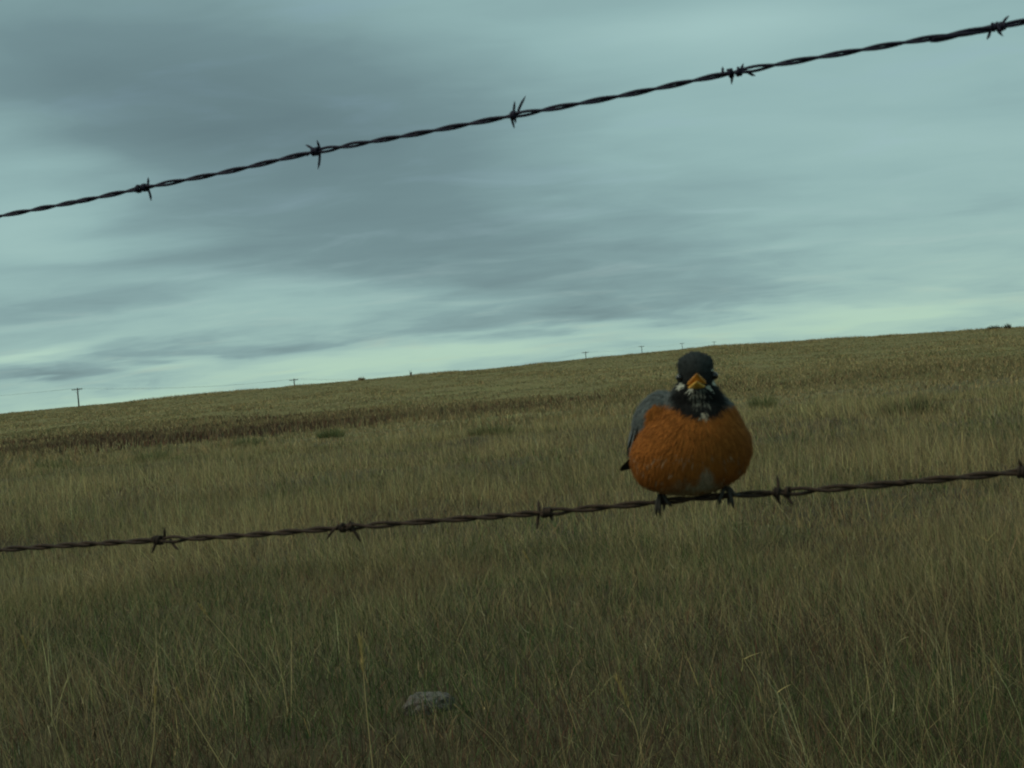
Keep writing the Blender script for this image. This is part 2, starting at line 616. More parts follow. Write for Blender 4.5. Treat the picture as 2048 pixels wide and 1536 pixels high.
def meadow(y0, y1, dtall, dlow, nseg, wmul):
    # thin dry stems and leaves standing above
    x, y = scatter(y0, y1, dtall)
    m = keep_clump(x, y, 1.3, 0.34, 0.62, 0.30) & off_stone(x, y)
    x, y = x[m], y[m]; n = len(x)
    big = fbm(x + 9, y + 3, 0.22, 3); small = fbm(x + 31, y, 1.1, 3)
    z = ground(x, y)
    hgt = 0.10 + 0.27 * sstep(0.36, 0.64, 0.35 * big + 0.65 * small)
    swale = sstep(0.53, 0.62, fbm(x * 0.30 + 4, y * 0.9, 0.55, 3)) * sstep(10, 14, y)
    hgt = hgt * (1 - 0.6 * swale)
    L = hgt * rng.uniform(0.45, 1.15, n)
    tangle = rng.random(n) < 0.36 + 0.40 * sstep(0.42, 0.60, fbm(x, y + 70, 0.7, 3))
    lean = sstep(0.42, 0.62, fbm(x + 60, y, 0.45, 2)) * 0.45 + 0.05
    azm = np.where(rng.random(n) < lean, WIND + rng.normal(0, 0.7, n), rng.uniform(0, 2 * np.pi, n))
    th0 = np.where(tangle, rng.uniform(0.5, 1.35, n), np.abs(rng.normal(0.12, 0.30, n)))
    th1 = np.where(tangle, rng.uniform(-2.0, 2.2, n), rng.normal(0.3, 0.8, n))
    wid = rng.uniform(0.0005, 0.0015, n) * wmul
    broad = rng.random(n) < 0.008
    lng = (rng.random(n) < 0.014) & ~broad
    L = np.where(lng, rng.uniform(0.30, 0.48, n), L)
    azm = np.where(lng, WIND + rng.normal(0, 0.6, n), azm)
    th0 = np.where(lng, rng.uniform(0.15, 0.75, n), th0); th1 = np.where(lng, rng.uniform(-0.1, 0.5, n), th1)
    wid = np.where(broad, rng.uniform(0.0025, 0.0045, n), wid)
    L = np.where(broad, rng.uniform(0.02, 0.06, n), L)
    zup = np.where(broad, rng.uniform(0.06, 0.24, n), 0.0)
    th0 = np.where(broad, rng.uniform(0.0, 2.0, n), th0)
    gp = sstep(0.50, 0.66, fbm(x - 5, y + 20, 0.35, 3))
    dp = sstep(0.50, 0.68, fbm(x + 13, y - 44, 0.40, 3))
    far = sstep(5, 13, y)
    nr_ = np.clip((1 - sstep(2.5, 4.8, y)) * 0.85 + 0.75 * dark_patch(x, y), 0, 1)  # foreground darkening from lens and deep grass, put into the blade colours
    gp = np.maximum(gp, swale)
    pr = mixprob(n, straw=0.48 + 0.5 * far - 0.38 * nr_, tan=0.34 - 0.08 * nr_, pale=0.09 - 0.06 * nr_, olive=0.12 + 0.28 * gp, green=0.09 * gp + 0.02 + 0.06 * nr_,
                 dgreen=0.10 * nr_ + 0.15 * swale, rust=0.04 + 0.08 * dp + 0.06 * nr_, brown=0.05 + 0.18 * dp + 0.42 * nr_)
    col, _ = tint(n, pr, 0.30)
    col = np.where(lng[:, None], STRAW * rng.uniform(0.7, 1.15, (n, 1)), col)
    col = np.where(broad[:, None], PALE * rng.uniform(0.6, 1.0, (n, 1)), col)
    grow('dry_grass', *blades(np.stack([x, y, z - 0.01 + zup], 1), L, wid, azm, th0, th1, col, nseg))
    # low dead thatch and green growth underneath
    x, y = scatter(y0, y1, dlow)
    m = off_stone(x, y)
    x, y = x[m], y[m]; n = len(x)
    gp = sstep(0.44, 0.60, fbm(x + 3, y - 8, 0.8, 3))
    isg = rng.random(n) < 0.18 + 0.45 * gp - 0.12 * sstep(4, 7, y)
    for flag, name in ((True, 'green_grass'), (False, 'dry_grass')):
        k = isg == flag
        xx, yy = x[k], y[k]; n = len(xx)
        z = ground(xx, yy)
        L = rng.uniform(0.04, 0.15, n)
        fr_ = sstep(3.5, 6.5, yy)  # low growth near the camera is coloured darker to stand for shaded gaps
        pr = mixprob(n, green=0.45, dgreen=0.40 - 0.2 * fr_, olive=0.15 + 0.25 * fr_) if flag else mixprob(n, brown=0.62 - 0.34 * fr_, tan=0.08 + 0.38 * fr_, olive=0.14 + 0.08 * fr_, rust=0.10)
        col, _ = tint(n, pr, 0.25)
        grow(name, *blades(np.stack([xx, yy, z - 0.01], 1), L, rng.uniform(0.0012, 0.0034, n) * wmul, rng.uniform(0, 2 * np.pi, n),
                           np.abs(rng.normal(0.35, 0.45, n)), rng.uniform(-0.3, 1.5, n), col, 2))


meadow(0.5, 2.0, 700, 1500, 4, 1.0)
meadow(2.0, 3.6, 2500, 6500, 4, 1.0)
meadow(3.6, 7.5, 2700, 4200, 4, 1.05)
meadow(7.5, 13, 1200, 1400, 3, 1.7)
meadow(13, 25, 460, 380, 3, 3.0)

# the far pasture and the hillside
for (y0, y1, dens, wm) in ((25, 48, 95, 0.014), (48, 85, 84, 0.032), (85, 160, 34.0, 0.048)):
    x, y = scatter(y0, y1, dens)
    n = len(x); z = ground(x, y); r = np.hypot(x, y)
    big = fbm(x, y * 0.55, 0.085, 4); med = fbm(x + 50, y * 0.6, 0.30, 3)
    tallness = sstep(0.40, 0.60, 0.5 * big + 0.5 * med)
    L = (0.12 + 0.15 * tallness) * rng.uniform(0.6, 1.25, n)
    crest = sstep(138, 150, r)
    L = L * (1 + 0.3 * crest)
    hill = sstep(62, 80, r)
    L = L * (1 - 0.28 * hill * (1 - crest))
    gp = sstep(0.44, 0.58, fbm(x + 7, y * 0.8, 0.075, 4)) * (1 - crest)
    pr = mixprob(n, straw=0.16 + 0.55 * (1 - hill) + 0.7 * crest + 0.60 * tallness * hill, tan=0.24 + 0.2 * (1 - hill), pale=0.03 + 0.06 * crest, olive=0.85 + 0.25 * gp, green=(0.08 + 0.26 * gp) * (0.4 + 0.6 * hill), dgreen=0.10 * gp * (1 - tallness), rust=0.03 + 0.03 * crest, brown=0.03)
    col, _ = tint(n, pr, 0.10)
    col = np.clip(col * (1 + 0.16 * hill)[:, None], 0, 0.6)
    azm = rng.uniform(0, 2 * np.pi, n)
    grow('hillside_grass', *blades(np.stack([x, y, z - 0.02], 1), L, wm * rng.uniform(0.6, 1.4, n), azm, np.abs(rng.normal(0.25, 0.3, n)),
                                   rng.uniform(0, 1.2, n), col, 2 if y1 < 50 else 1))

# brown weeds along the low swale at the foot of the hill, densest on the left
x, y = scatter(36, 96, 30)
a = np.arctan2(x, y); pxx = 1024 + FPX * np.tan(a)
cy = np.interp(pxx, [-700, 0, 400, 800, 1050, 1500, 2000, 2700], [64, 61, 57, 56, 57, 62, 66, 70])
half = np.interp(pxx, [-700, 0, 400, 800, 1050, 1500, 2000, 2700], [13, 13, 15, 16, 12, 8, 6, 6])
amt = np.interp(pxx, [-700, 0, 400, 700, 900, 1100, 1250, 1700, 2700], [0.95, 0.95, 1, 0.75, 0.5, 0.26, 0.12, 0.05, 0.03])
r = np.hypot(x, y)
edge = (fbm(x, y, 0.16, 3) - 0.5) * 22
m = rng.random(len(x)) < amt * np.exp(-((r - cy - edge) / half) ** 2)
x, y = x[m], y[m]; n = len(x)
col, _ = tint(n, mixprob(n, brown=0.34, rust=0.62, tan=0.40, olive=0.08), 0.15)
grow('brown_weeds', *blades(np.stack([x, y, ground(x, y) - 0.02], 1), rng.uniform(0.16, 0.32, n), rng.uniform(0.025, 0.05, n),
                            rng.uniform(0, 6.28, n), np.abs(rng.normal(0, 0.2, n)), rng.uniform(0, 0.5, n), col * 0.9, 2))

LAB = {'dry_grass': ('tan and straw coloured dry grass leaning to the left across the near field', 'grass'),
       'green_grass': ('short green blades growing between the dry grass of the near field', 'grass'),
       'hillside_grass': ('short olive and tan grass covering the far pasture and hillside', 'grass'),
       'brown_weeds': ('dark reddish brown strip of weeds along the foot of the hill', 'weeds')}
for k, parts in GR.items():
    off = 0; Vs, Fs, Cs = [], [], []
    for V, F, C in parts:
        Vs.append(V); Fs.append(F + off); Cs.append(C); off += len(V)
    o = link(k, tri_mesh(k, np.vstack(Vs), np.vstack(Fs), np.vstack(Cs)), M_HILL if k in ('hillside_grass', 'brown_weeds') else M_GRASS)
    tag(o, LAB[k][0], LAB[k][1], kind='stuff')


# ------------------------------------------------------------------ tussocks, bushes and weeds one can pick out
def tussock(name, px, py, r, wd_, ht, kinds, label, cat, group, n=700, bw=0.007, spread=0.4):
    v = ray(px, py); v = v[:2] / np.linalg.norm(v[:2])
    x0, y0 = v * r
    z0 = float(ground(x0, y0))
    t = rng.random(n) ** 0.6 * wd_ / 2; a = rng.uniform(0, 6.283, n)
    bx, by = np.cos(a) * t, np.sin(a) * t * 0.7
    P = np.stack([bx, by, ground(x0 + bx, y0 + by) - z0 - 0.02], 1)
    L = ht * rng.uniform(0.5, 1.2, n) * (1 - 0.35 * (t / (wd_ / 2)) ** 2)
    col, _ = tint(n, mixprob(n, **kinds), 0.2)
    V, F, C = blades(P, L, bw * rng.uniform(0.6, 1.4, n), np.arctan2(bx, by) + rng.normal(0, 0.5, n), np.abs(rng.normal(0.1, 0.15, n)) + spread * t / (wd_ / 2) * 0.8,
                     rng.uniform(0, 0.6, n), col, 3)
    o = link(name, tri_mesh(name, V, F, C), M_GRASS)
    o.location = (x0, y0, z0)
    return tag(o, label, cat, group)


GT = 'dark green tussocks in the pasture'
dk = dict(dgreen=0.28, green=0.3, olive=0.6)
tussock('grass_tussock', 300, 930, 25, 0.75, 0.27, dk, 'widest dark green grass tussock low on the far left, below the brown weed strip', 'tussock', GT)
tussock('grass_tussock', 662, 880, 31, 0.60, 0.27, dk, 'dark green tussock just below the brown weed strip, left of the middle', 'tussock', GT)
tussock('grass_tussock', 500, 897, 30, 0.7, 0.26, dk, 'faint low green tussock below the brown strip, second of the left ones', 'tussock', GT)
tussock('grass_tussock', 105, 935, 27, 0.75, 0.26, dk, 'flat dark tussock nearest the left edge of the picture', 'tussock', GT)
tussock('grass_tussock', 985, 893, 23, 0.75, 0.26, dk, 'flat dark green tussock left of the bird, at the height of its belly', 'tussock', GT)
tussock('grass_tussock', 1830, 856, 17, 0.75, 0.27, dict(dgreen=0.3, brown=0.3, olive=0.4), 'wide olive brown tussock in the grass right of the bird', 'tussock', GT)
tussock('grass_tussock', 1525, 815, 27, 0.5, 0.36, dk, 'small dark tussock close beside the right shoulder of the bird', 'tussock', GT)
tussock('weed_clump', 723, 760, 149, 0.6, 0.5, dict(rust=0.8, tan=0.3), 'small reddish weed clump standing on the ridge line left of the bird', 'weed', None, 160, 0.05)
tussock('weed_stalk', 821, 748, 149, 0.14, 0.75, dict(brown=1.0), 'thin dark weed stalk on the ridge line right of the reddish weed clump', 'weed', None, 12, 0.05, 0.1)
tussock('low_bush', 1990, 658, 149, 1.5, 0.52, dict(dgreen=0.5, brown=0.5), 'low dark bush on the ridge near the right edge of the picture', 'bush', 'bushes on the ridge', 260, 0.05)
tussock('low_bush', 2014, 656, 149, 0.7, 0.60, dict(dgreen=0.5, brown=0.5), 'small upright dark bush on the ridge, right of the wider bush', 'bush', 'bushes on the ridge', 120, 0.05)

# ------------------------------------------------------------------ stone
bm = bmesh.new()
bmesh.ops.create_icosphere(bm, subdivisions=4, radius=1)
for v in bm.verts:
    c3 = np.array(v.co)
    nz = fbm(c3[0] * 2 + 5, c3[1] * 2 + c3[2] * 1.5, 1.0, 4) - 0.5
    nf = fbm(c3[0] * 7 + 2, c3[1] * 7 + c3[2] * 6, 1.0, 3) - 0.5
    s = 1 + 0.5 * float(nz) + 0.14 * float(nf)
    zz = c3[2] * s
    zz = min(zz, 0.72 + 0.12 * float(nf))
    v.co = (c3[0] * s * 0.082, c3[1] * s * 0.06, zz * 0.052)
me = bpy.data.meshes.new('field_stone'); bm.to_mesh(me); bm.free()
st = link('field_stone', me, M_STONE)
st.location = STONE_AT + np.array([0, 0, 0.014]); st.rotation_euler = (0.06, 0.05, 0.3)
tag(st, 'flat grey and pinkish field stone half sunk in the foreground grass', 'stone')


# ------------------------------------------------------------------ single stalks standing out of the foreground grass
def stalk(px0, py0, px1, py1, r, head, label, name='grass_stalk', headlen=0.05, width=0.0026, leaf=None, tone=STRAW):
    tip = at(px1, py1, r)
    low = at(px0, py0, r)
    d = low - tip
    gz = float(ground(low[0], low[1]))
    k = max(1.0, (tip[2] - gz) / max(1e-3, -(d[2])))
    base = tip + d * min(k, 2.2)
    base[2] = float(ground(base[0], base[1])) - 0.01
    e = empty(name, base)
    pts = spline([base * 0, (tip - base) * 0.5 + np.array([rng.normal(0, .008), 0, 0.01]), tip - base], 8)
    V, F = tube(pts, np.linspace(width * 0.6, width * 0.3, len(pts)), 6)
    c_ = np.tile(tone * rng.uniform(0.9, 1.1), (len(V), 1))
    link('stem', tri_mesh('stem', V, F, c_, True), M_GRASS, e)
    ax = pts[-1] - pts[-3]; ax /= np.linalg.norm(ax)
    if head:
        n = 46
        t = np.linspace(0, 1, n)
        P = pts[-1] - ax * headlen * 0.7 + ax * headlen * t[:, None] * 0.85
        V, F, C = blades(P, np.full(n, headlen * 0.26), np.full(n, 0.0030), rng.uniform(0, 6.28, n), rng.uniform(0.2, 0.55, n) , rng.uniform(-0.3, 0.2, n),
                         np.tile(PALE * np.array([1, 0.86, 0.6]), (n, 1)) * rng.uniform(0.75, 1.1, n)[:, None], 2)
        link('seed_head', tri_mesh('seed_head', V, F, C), M_GRASS, e)
    if leaf:
        for (ta, az_, ll, b0, b1) in leaf:
            P = pts[int(ta * (len(pts) - 1))][None]
            V, F, C = blades(P, np.array([ll]), np.array([0.0065]), np.array([az_]), np.array([b0]), np.array([b1]), (PALE * np.array([0.95, 0.86, 0.62]))[None], 6, face=np.array([az_ + 0.5]))
            link('leaf', tri_mesh('leaf', V, F, C), M_GRASS, e)
    return tag(e, label, 'grass stalk', 'single stalks in the foreground grass')


stalk(740, 1470, 722, 1290, 3.3, True, 'tall straight straw stalk with slim seed head, left of the stone', headlen=0.10)
stalk(985, 1500, 908, 1408, 3.1, False, 'thick straw stalk leaning left, just right of the stone', width=0.004, tone=TAN * 0.9)
stalk(300, 1440, 311, 1384, 3.4, True, 'short stalk with upright pale seed head in the lower left grass', headlen=0.055)
stalk(100, 1430, 45, 1280, 3.4, True, 'long thin stalk leaning left beside the lower left edge', headlen=0.04)
stalk(1268, 1460, 1238, 1370, 3.3, True, 'golden drooping seed head in the grass beneath the bird', headlen=0.09, tone=STRAW)
stalk(1505, 1360, 1488, 1318, 3.7, False, 'stalk with pale forked leaves low in the grass right of the bird', leaf=[(1.0, R(80), 0.06, 1.2, 0.3), (1.0, R(-80), 0.045, 1.2, 0.4)])
stalk(1570, 1420, 1555, 1385, 3.4, False, 'low stalk with pale folded leaf, below the forked one', leaf=[(1.0, R(75), 0.05, 1.0, 0.5), (0.9, R(-70), 0.06, 1.3, 0.3)])
stalk(1985, 1110, 1975, 1082, 6.0, False, 'pale yellow green forked leaves near the right edge below the wire', leaf=[(1.0, R(-60), 0.09, 0.9, 0.4), (1.0, R(70), 0.08, 0.8, 0.4)], tone=OLIVE)
stalk(1978, 1370, 1984, 1330, 3.4, True, 'short upright pale straw near the lower right edge', headlen=0.05)
stalk(520, 1385, 400, 1215, 4.2, True, 'slender stem leaning far to the left in the left foreground', headlen=0.05)
stalk(440, 1500, 355, 1385, 3.0, True, 'paired stem leaning left at the bottom, right of the pale upright head', headlen=0.04)
stalk(1110, 1240, 1050, 1110, 5.2, True, 'thin pale stem leaning left under the middle barbs of the lower wire', headlen=0.06)

# ------------------------------------------------------------------ barbed wire fence
F0 = at(1390, 1000, 1.0)
FDIR = np.array([math.cos(R(20.9)), -math.sin(R(20.9)), 0.0])
FN = np.array([math.sin(R(20.9)), math.cos(R(20.9)), 0.0])


def on_fence(px, py):
    v = ray(px, py)
    t = np.dot(F0 - EYE, FN) / np.dot(v, FN)
    return EYE + v * t


def helix(pts, s, R0, r0, phases, flat=None):
    """two wires laid round each other along a path"""
    P, T, N, B = frames(pts)
    res = []
    for ph0 in phases:
        a = s + ph0
        rad = R0 if flat is None else flat
        Q = P + (np.cos(a) * rad)[:, None] * N + (np.sin(a) * rad)[:, None] * B
        res.append(Q)
    return res


def barbed_wire(name, path_px, barbs, extra, r0, mat, label, seed):
    g = np.random.default_rng(seed)
    path = np.array([on_fence(*p) for p in path_px])
    dl = (path[1] - path[0]); dl /= np.linalg.norm(dl)
    dr = (path[-1] - path[-2]); dr /= np.linalg.norm(dr)
    path = np.vstack([path[0] + dl * -2.4 + np.array([0, 0, 0.03]), path[0] - dl * 1.0, path, path[-1] + dr * 0.8, path[-1] + dr * 1.7 + np.array([0, 0, 0.02])])
    P = spline(path, 60)
    seg = np.linalg.norm(np.diff(P, axis=0), axis=1)
    S = np.concatenate([[0], np.cumsum(seg)])
    n = int(S[-1] / 0.0035)
    s = np.linspace(0, S[-1], n)
    P = np.stack([np.interp(s, S, P[:, i]) for i in range(3)], 1)
    bc = [on_fence(*b[0]) for b in barbs]
    bs = [s[np.argmin(np.linalg.norm(P - c, axis=1))] for c in bc]
    # twist: about three turns from barb to barb, a little uneven; strands stand apart just right of a barb
    wob = np.interp(s, np.linspace(0, S[-1], 60), g.normal(0, 0.35, 60))
    ph = 2 * np.pi * s / 0.060 + wob
    R0 = np.full(n, r0 * 1.0)
    allb = list(bs)
    sp = 0.176
    k = bs[0] - sp * 1.35
    outs = []
    while k > 0.05:
        outs.append(k); k -= sp
    k = bs[-1] + sp
    while k < S[-1] - 0.05:
        outs.append(k); k += sp
    for b in allb + outs:
        gap = g.uniform(0.1, 0.55) if r0 < 0.0013 else g.uniform(0.4, 1.0)
        R0 += r0 * gap * np.exp(-((s - b - 0.018) / 0.015) ** 2)
    root = empty(name, P[n // 2])
    o0 = P[n // 2]
    for Q in helix(P, ph, R0, r0, (0, np.pi)):
        V, F = tube(Q - o0, r0, 7)
        link('strand', tri_mesh('strand', V, F, None, True), mat, root)
    _, T, N, B = frames(P)

    def knot(sc, prongs3d):
        i = int(np.argmin(np.abs(s - sc)))
        parts = []
        ctr, t_, n_, b_ = P[i], T[i], N[i], B[i]
        rb = r0 * 0.92
        for turn in (-1, 1):
            a = np.linspace(0, 2 * np.pi * 1.6, 26) + g.uniform(0, 6)
            rad = r0 * g.uniform(2.3, 2.75)
            pts = ctr + t_ * (turn * r0 * 1.3 + (a - a[0])[:, None] / (2 * np.pi) * rb * 2.0 * g.choice([-1, 1]) * 0.9) + np.cos(a)[:, None] * n_ * rad + np.sin(a)[:, None] * b_ * rad * 0.85
            parts.append(tube(pts - ctr, rb, 7))
        for (p0, p1) in prongs3d:
            d = p1 - p0
            L = np.linalg.norm(d)
            side = np.cross(d, FN); side /= np.linalg.norm(side)
            bow = g.uniform(-0.08, 0.08) * L
            tt = np.linspace(0, 1, 8)
            pts = p0 + tt[:, None] * d + np.sin(tt * np.pi)[:, None] * side * bow
            rr_ = rb * np.interp(tt, [0, 0.72, 1], [1, 0.95, 0.22])
            parts.append(tube(pts - ctr, rr_, 7))
        V, F = join(parts)
        bo = link('barb', tri_mesh('barb', V, F, None, True), mat, root)
        bo.location = ctr - o0
    for (cpx, prongs), sc in zip(barbs, bs):
        i = int(np.argmin(np.abs(s - sc)))
        pr3 = []
        for (a_, b_) in prongs:
            pa, pb = on_fence(*a_), on_fence(*b_)
            pb = pb + FN * g.uniform(-0.005, 0.004)
            pa = pa - FN * g.choice([-1, 1]) * r0 * 1.6
            pr3.append((pa, pb))
        knot(sc, pr3)
    for sc in outs:
        i = int(np.argmin(np.abs(s - sc)))
        ctr, t_ = P[i], T[i]
        pr3 = []
        for kk in range(4):
            a = g.uniform(0, 6.28)
            d = np.cos(a) * N[i] + np.sin(a) * B[i] + t_ * g.uniform(-0.4, 0.4)
            e0 = ctr + t_ * g.uniform(-.004, .004) + (np.cos(a + 1.5) * N[i] + np.sin(a + 1.5) * B[i]) * r0 * 2
            pr3.append((e0, e0 + d * g.uniform(0.008, 0.013)))
        knot(sc, pr3)
    tag(root, label, 'barbed wire', 'strands of the barbed wire fence')
    return P, s


UP_PATH = [(0, 432), (150, 404), (285, 376), (460, 342), (632, 303), (830, 268), (1027, 231), (1250, 190), (1468, 145), (1740, 97), (1993, 54), (2048, 43)]
UP_BARBS = [
    ((285, 377), [((292, 376), (293, 354)), ((293, 376), (297, 401)), ((280, 380), (271, 384))]),
    ((632, 303), [((640, 303), (637, 281)), ((632, 301), (609, 289)), ((637, 300), (634, 338)), ((622, 302), (616, 313))]),
    ((1027, 231), [((1024, 232), (1029, 202)), ((1032, 230), (1051, 192)), ((1019, 226), (1027, 256)), ((1029, 228), (1031, 246))]),
    ((1468, 144), [((1447, 150), (1445, 133)), ((1463, 138), (1461, 167)), ((1474, 146), (1486, 126)), ((1490, 140), (1509, 150))]),
    ((1993, 54), [((1981, 55), (1974, 80)), ((1988, 48), (2006, 72)), ((2001, 56), (2018, 33)), ((1994, 46), (2002, 66))]),
]
LO_PATH = [(0, 1099), (160, 1089), (322, 1080), (500, 1070), (690, 1055), (890, 1040), (1086, 1025), (1210, 1014), (1325, 1003), (1455, 991), (1560, 985), (1800, 966), (2048, 943)]
LO_BARBS = [
    ((322, 1080), [((325, 1082), (330, 1055)), ((315, 1076), (309, 1105)), ((338, 1080), (361, 1099))]),
    ((690, 1055), [((681, 1050), (657, 1078)), ((705, 1055), (722, 1084)), ((698, 1056), (703, 1040))]),
    ((1086, 1025), [((1080, 1028), (1073, 1000)), ((1077, 1018), (1075, 1058)), ((1096, 1022), (1107, 1041))]),
    ((1560, 985), [((1556, 990), (1553, 951)), ((1546, 984), (1561, 1009)), ((1570, 984), (1589, 1009)), ((1552, 984), (1556, 1003))]),
    ((2048, 944), [((2046, 946), (2037, 917)), ((2044, 942), (2060, 968))]),
]
barbed_wire('barbed_wire', UP_PATH, UP_BARBS, None, 0.00118, M_WIRE2, 'upper strand of twisted barbed wire rising to the right across the sky', 21)
barbed_wire('barbed_wire', LO_PATH, LO_BARBS, None, 0.00142, M_WIRE, 'lower strand of rusty twisted barbed wire that the bird perches on', 22)

# ------------------------------------------------------------------ the bird, in millimetres: u right, v away from the camera, w up
MM = 0.001
B0 = on_fence(1385, 985)
bird_mat = Matrix(((CR, 0, -SR, B0[0]), (0, 1, 0, B0[1]), (SR, 0, CR, B0[2]), (0, 0, 0, 1)))
bird = empty('robin', mat=bird_mat)
tag(bird, 'plump robin with rusty orange breast and black head facing the camera on the lower wire', 'bird')

ELL = [  # centre, radii, (rot about v, rot about u) degrees
    ((3.0, 2, 73), (18.5, 19, 13), 0, 0),
    ((2.2, 3, 92.2), (12.8, 17, 13.8), 0, 0), ((2.6, 0, 84), (13.0, 15, 9.5), 0, 0),
    ((-3.8, 2, 95.4), (7.3, 13, 8.0), 0, 0), ((8.6, 2, 96.0), (7.4, 13, 8.2), 0, 0),
    ((-6.6, -2, 86), (4.6, 6, 4.4), 0, 0), ((12.6, -2, 87.5), (4.4, 6, 4.4), 0, 0),
    ((2, -10, 82), (7, 6, 5.6), 0, 0), ((3, -3, 70), (18.0, 17.5, 12), 0, 0),
    ((-9, 34, 50), (27, 34, 24), 0, -20), ((-14, 62, 36), (21, 36, 17), 0, -22),
    ((-28.0, 27, 59), (10.5, 31, 20), 36, 0), ((27, 28, 57), (9, 27, 17), -30, 0),
    ((-21.5, 3, 6), (6.5, 8, 7), 0, 0), ((22, 3, 11), (6.5, 8, 7), 0, 0),
]
# trunk: sections at height w: left edge, right edge, front, back
SECT = [(-1.6, -16, 8, -6, 16), (1.5, -30, 18, -16, 30), (5, -37, 25.5, -23, 38), (9, -41, 32, -27, 44), (15, -44, 39, -31, 50), (24, -46, 43.5, -34, 56), (33, -44.5, 45.4, -35.5, 58),
        (43, -39.5, 43.8, -34.5, 56), (50, -34.5, 40, -32, 52), (60, -25, 35, -26, 44), (67, -20, 30, -21, 36), (74, -16.5, 23, -16, 28), (80, -10, 14, -10, 20)]
bm = bmesh.new()
for (c_, r_, ra, rb_) in ELL:
    m4 = Matrix.Translation(Vector(c_) * MM) @ Matrix.Rotation(R(ra), 4, 'Y') @ Matrix.Rotation(R(rb_), 4, 'X') @ Matrix.Diagonal((*[x_ * MM for x_ in r_], 1))
    bmesh.ops.create_icosphere(bm, subdivisions=4, radius=1, matrix=m4)
sv = []
SECT = spline(SECT, 5)
for (w_, ul, ur, vf, vb) in SECT:
    ring = []
    for k_ in range(40):
        a_ = 2 * math.pi * k_ / 40
        cu_, su_ = math.cos(a_), math.sin(a_)
        uu = (ul + ur) / 2 + (ur - ul) / 2 * cu_
        vv = 6 + ((vb - 6) if su_ > 0 else (6 - vf)) * su_
        ring.append(bm.verts.new((uu * MM, vv * MM, w_ * MM)))
    sv.append(ring)
for i in range(len(sv) - 1):
    for k_ in range(40):
        k2 = (k_ + 1) % 40
        bm.faces.new((sv[i][k_], sv[i][k2], sv[i + 1][k2], sv[i + 1][k_]))
bm.faces.new(list(reversed(sv[0]))); bm.faces.new(sv[-1])
me = bpy.data.meshes.new('body_raw'); bm.to_mesh(me); bm.free()
tmp = bpy.data.objects.new('body_raw', me); COL.objects.link(tmp)
md = tmp.modifiers.new('r', 'REMESH'); md.mode = 'VOXEL'; md.voxel_size = 0.0013
md = tmp.modifiers.new('s', 'SMOOTH'); md.factor = 0.6; md.iterations = 16
dg = bpy.context.evaluated_depsgraph_get()
bme = bpy.data.meshes.new_from_object(tmp.evaluated_get(dg))
bpy.data.objects.remove(tmp)
bme.name = 'body'


def n3(p, s):
    return fbm(p[:, 0] * s + p[:, 1] * s * 0.37 + 3, p[:, 2] * s - p[:, 1] * s * 0.53 + 8, 1.0, 3) - 0.5


def plumage(p):
    """colour of the plumage at points given in mm"""
    u, v, w_ = p[:, 0], p[:, 1], p[:, 2]
    e1 = n3(p, 0.16) * 8; e2 = n3(p, 0.5)
    C = np.tile(np.array([0.250, 0.087, 0.017]), (len(p), 1)) * (1 + 0.5 * e2)[:, None]
    C *= np.where(n3(p + 40, 0.10) > 0.08, 1.12, 1.0)[:, None]

    def lay(mask, col, var=0.5):
        nonlocal C
        m = np.clip(mask, 0, 1)[:, None]
        C = C * (1 - m) + np.array(col) * (1 + var * e2)[:, None] * m
    # pale lower belly with scalloped edge
    d = np.hypot((u - 3) / 29, (w_ + 3) / 15) + e1 * 0.06
    lay((1 - sstep(0.62, 1.25, d)) * (0.66 + 1.4 * n3(p + 70, 0.30)), (0.265, 0.240, 0.165), 0.9)
    d = np.hypot((u - 6) / 6, (w_ - 12) / 10) + e1 * 0.05
    lay((1 - sstep(0.6, 1.1, d)) * 0.6, (0.30, 0.29, 0.22), 0.9)
    lay(((n3(p + 11, 0.42) > 0.20) & (w_ < 30)).astype(float) * 0.45, (0.30, 0.25, 0.17))
    # grey of the back, the rump and the sides of the neck
    back = np.maximum(sstep(30, 40, v + e1 * 0.5 - 0.10 * (40 - w_)), sstep(0, 3, w_ - (57 + 0.34 * np.abs(u - 3)) + e1 * 0.35))
    back = np.maximum(back, sstep(0, 3, w_ - (65 + 1.05 * (u + 20)) + e1 * 0.3) * (u < -12) * (v > 0))
    lay(back, (0.105, 0.118, 0.112), 0.6)
    # black throat and face, charcoal crown
    d = np.hypot((u - 3) / 19.0, (w_ - 71.5) / 15.5) + e1 * 0.03
    lay((1 - sstep(0.88, 1.06, d)) * (v < 10), (0.010, 0.010, 0.009), 0.5)
    lay(sstep(79.5, 81, w_ + e1 * 0.2), (0.013, 0.014, 0.013), 0.5)
    lay(sstep(89, 91.5, w_ + e1 * 0.2), (0.026, 0.030, 0.029), 0.6)
    st_ = np.sin(u * 2.3 + e1 * 0.35)
    lay((st_ > 0.62) * (np.abs(u - 2.5) < 6.5) * sstep(63, 66, w_) * (1 - sstep(76, 79, w_)) * (v < 4) * 0.55, (0.26, 0.26, 0.20))
    lay((np.hypot((u - 5) / 3.4, (w_ - 58.8) / 1.9) + e1 * 0.08 < 1).astype(float) * 0.8, (0.36, 0.33, 0.24))
    for (a_, b_, ra) in ((-9.3, 80.0, 1.9), (15.2, 82.0, 1.9), (-3.0, 78.2, 1.7), (9.9, 79.2, 1.7), (14.3, 91.5, 1.1)):
        lay((np.hypot(u - a_, (w_ - b_) * 1.25) < ra) * (v < 6) * 0.9, (0.50, 0.50, 0.40), 0.3)
    return np.clip(C, 0.004, 0.8)


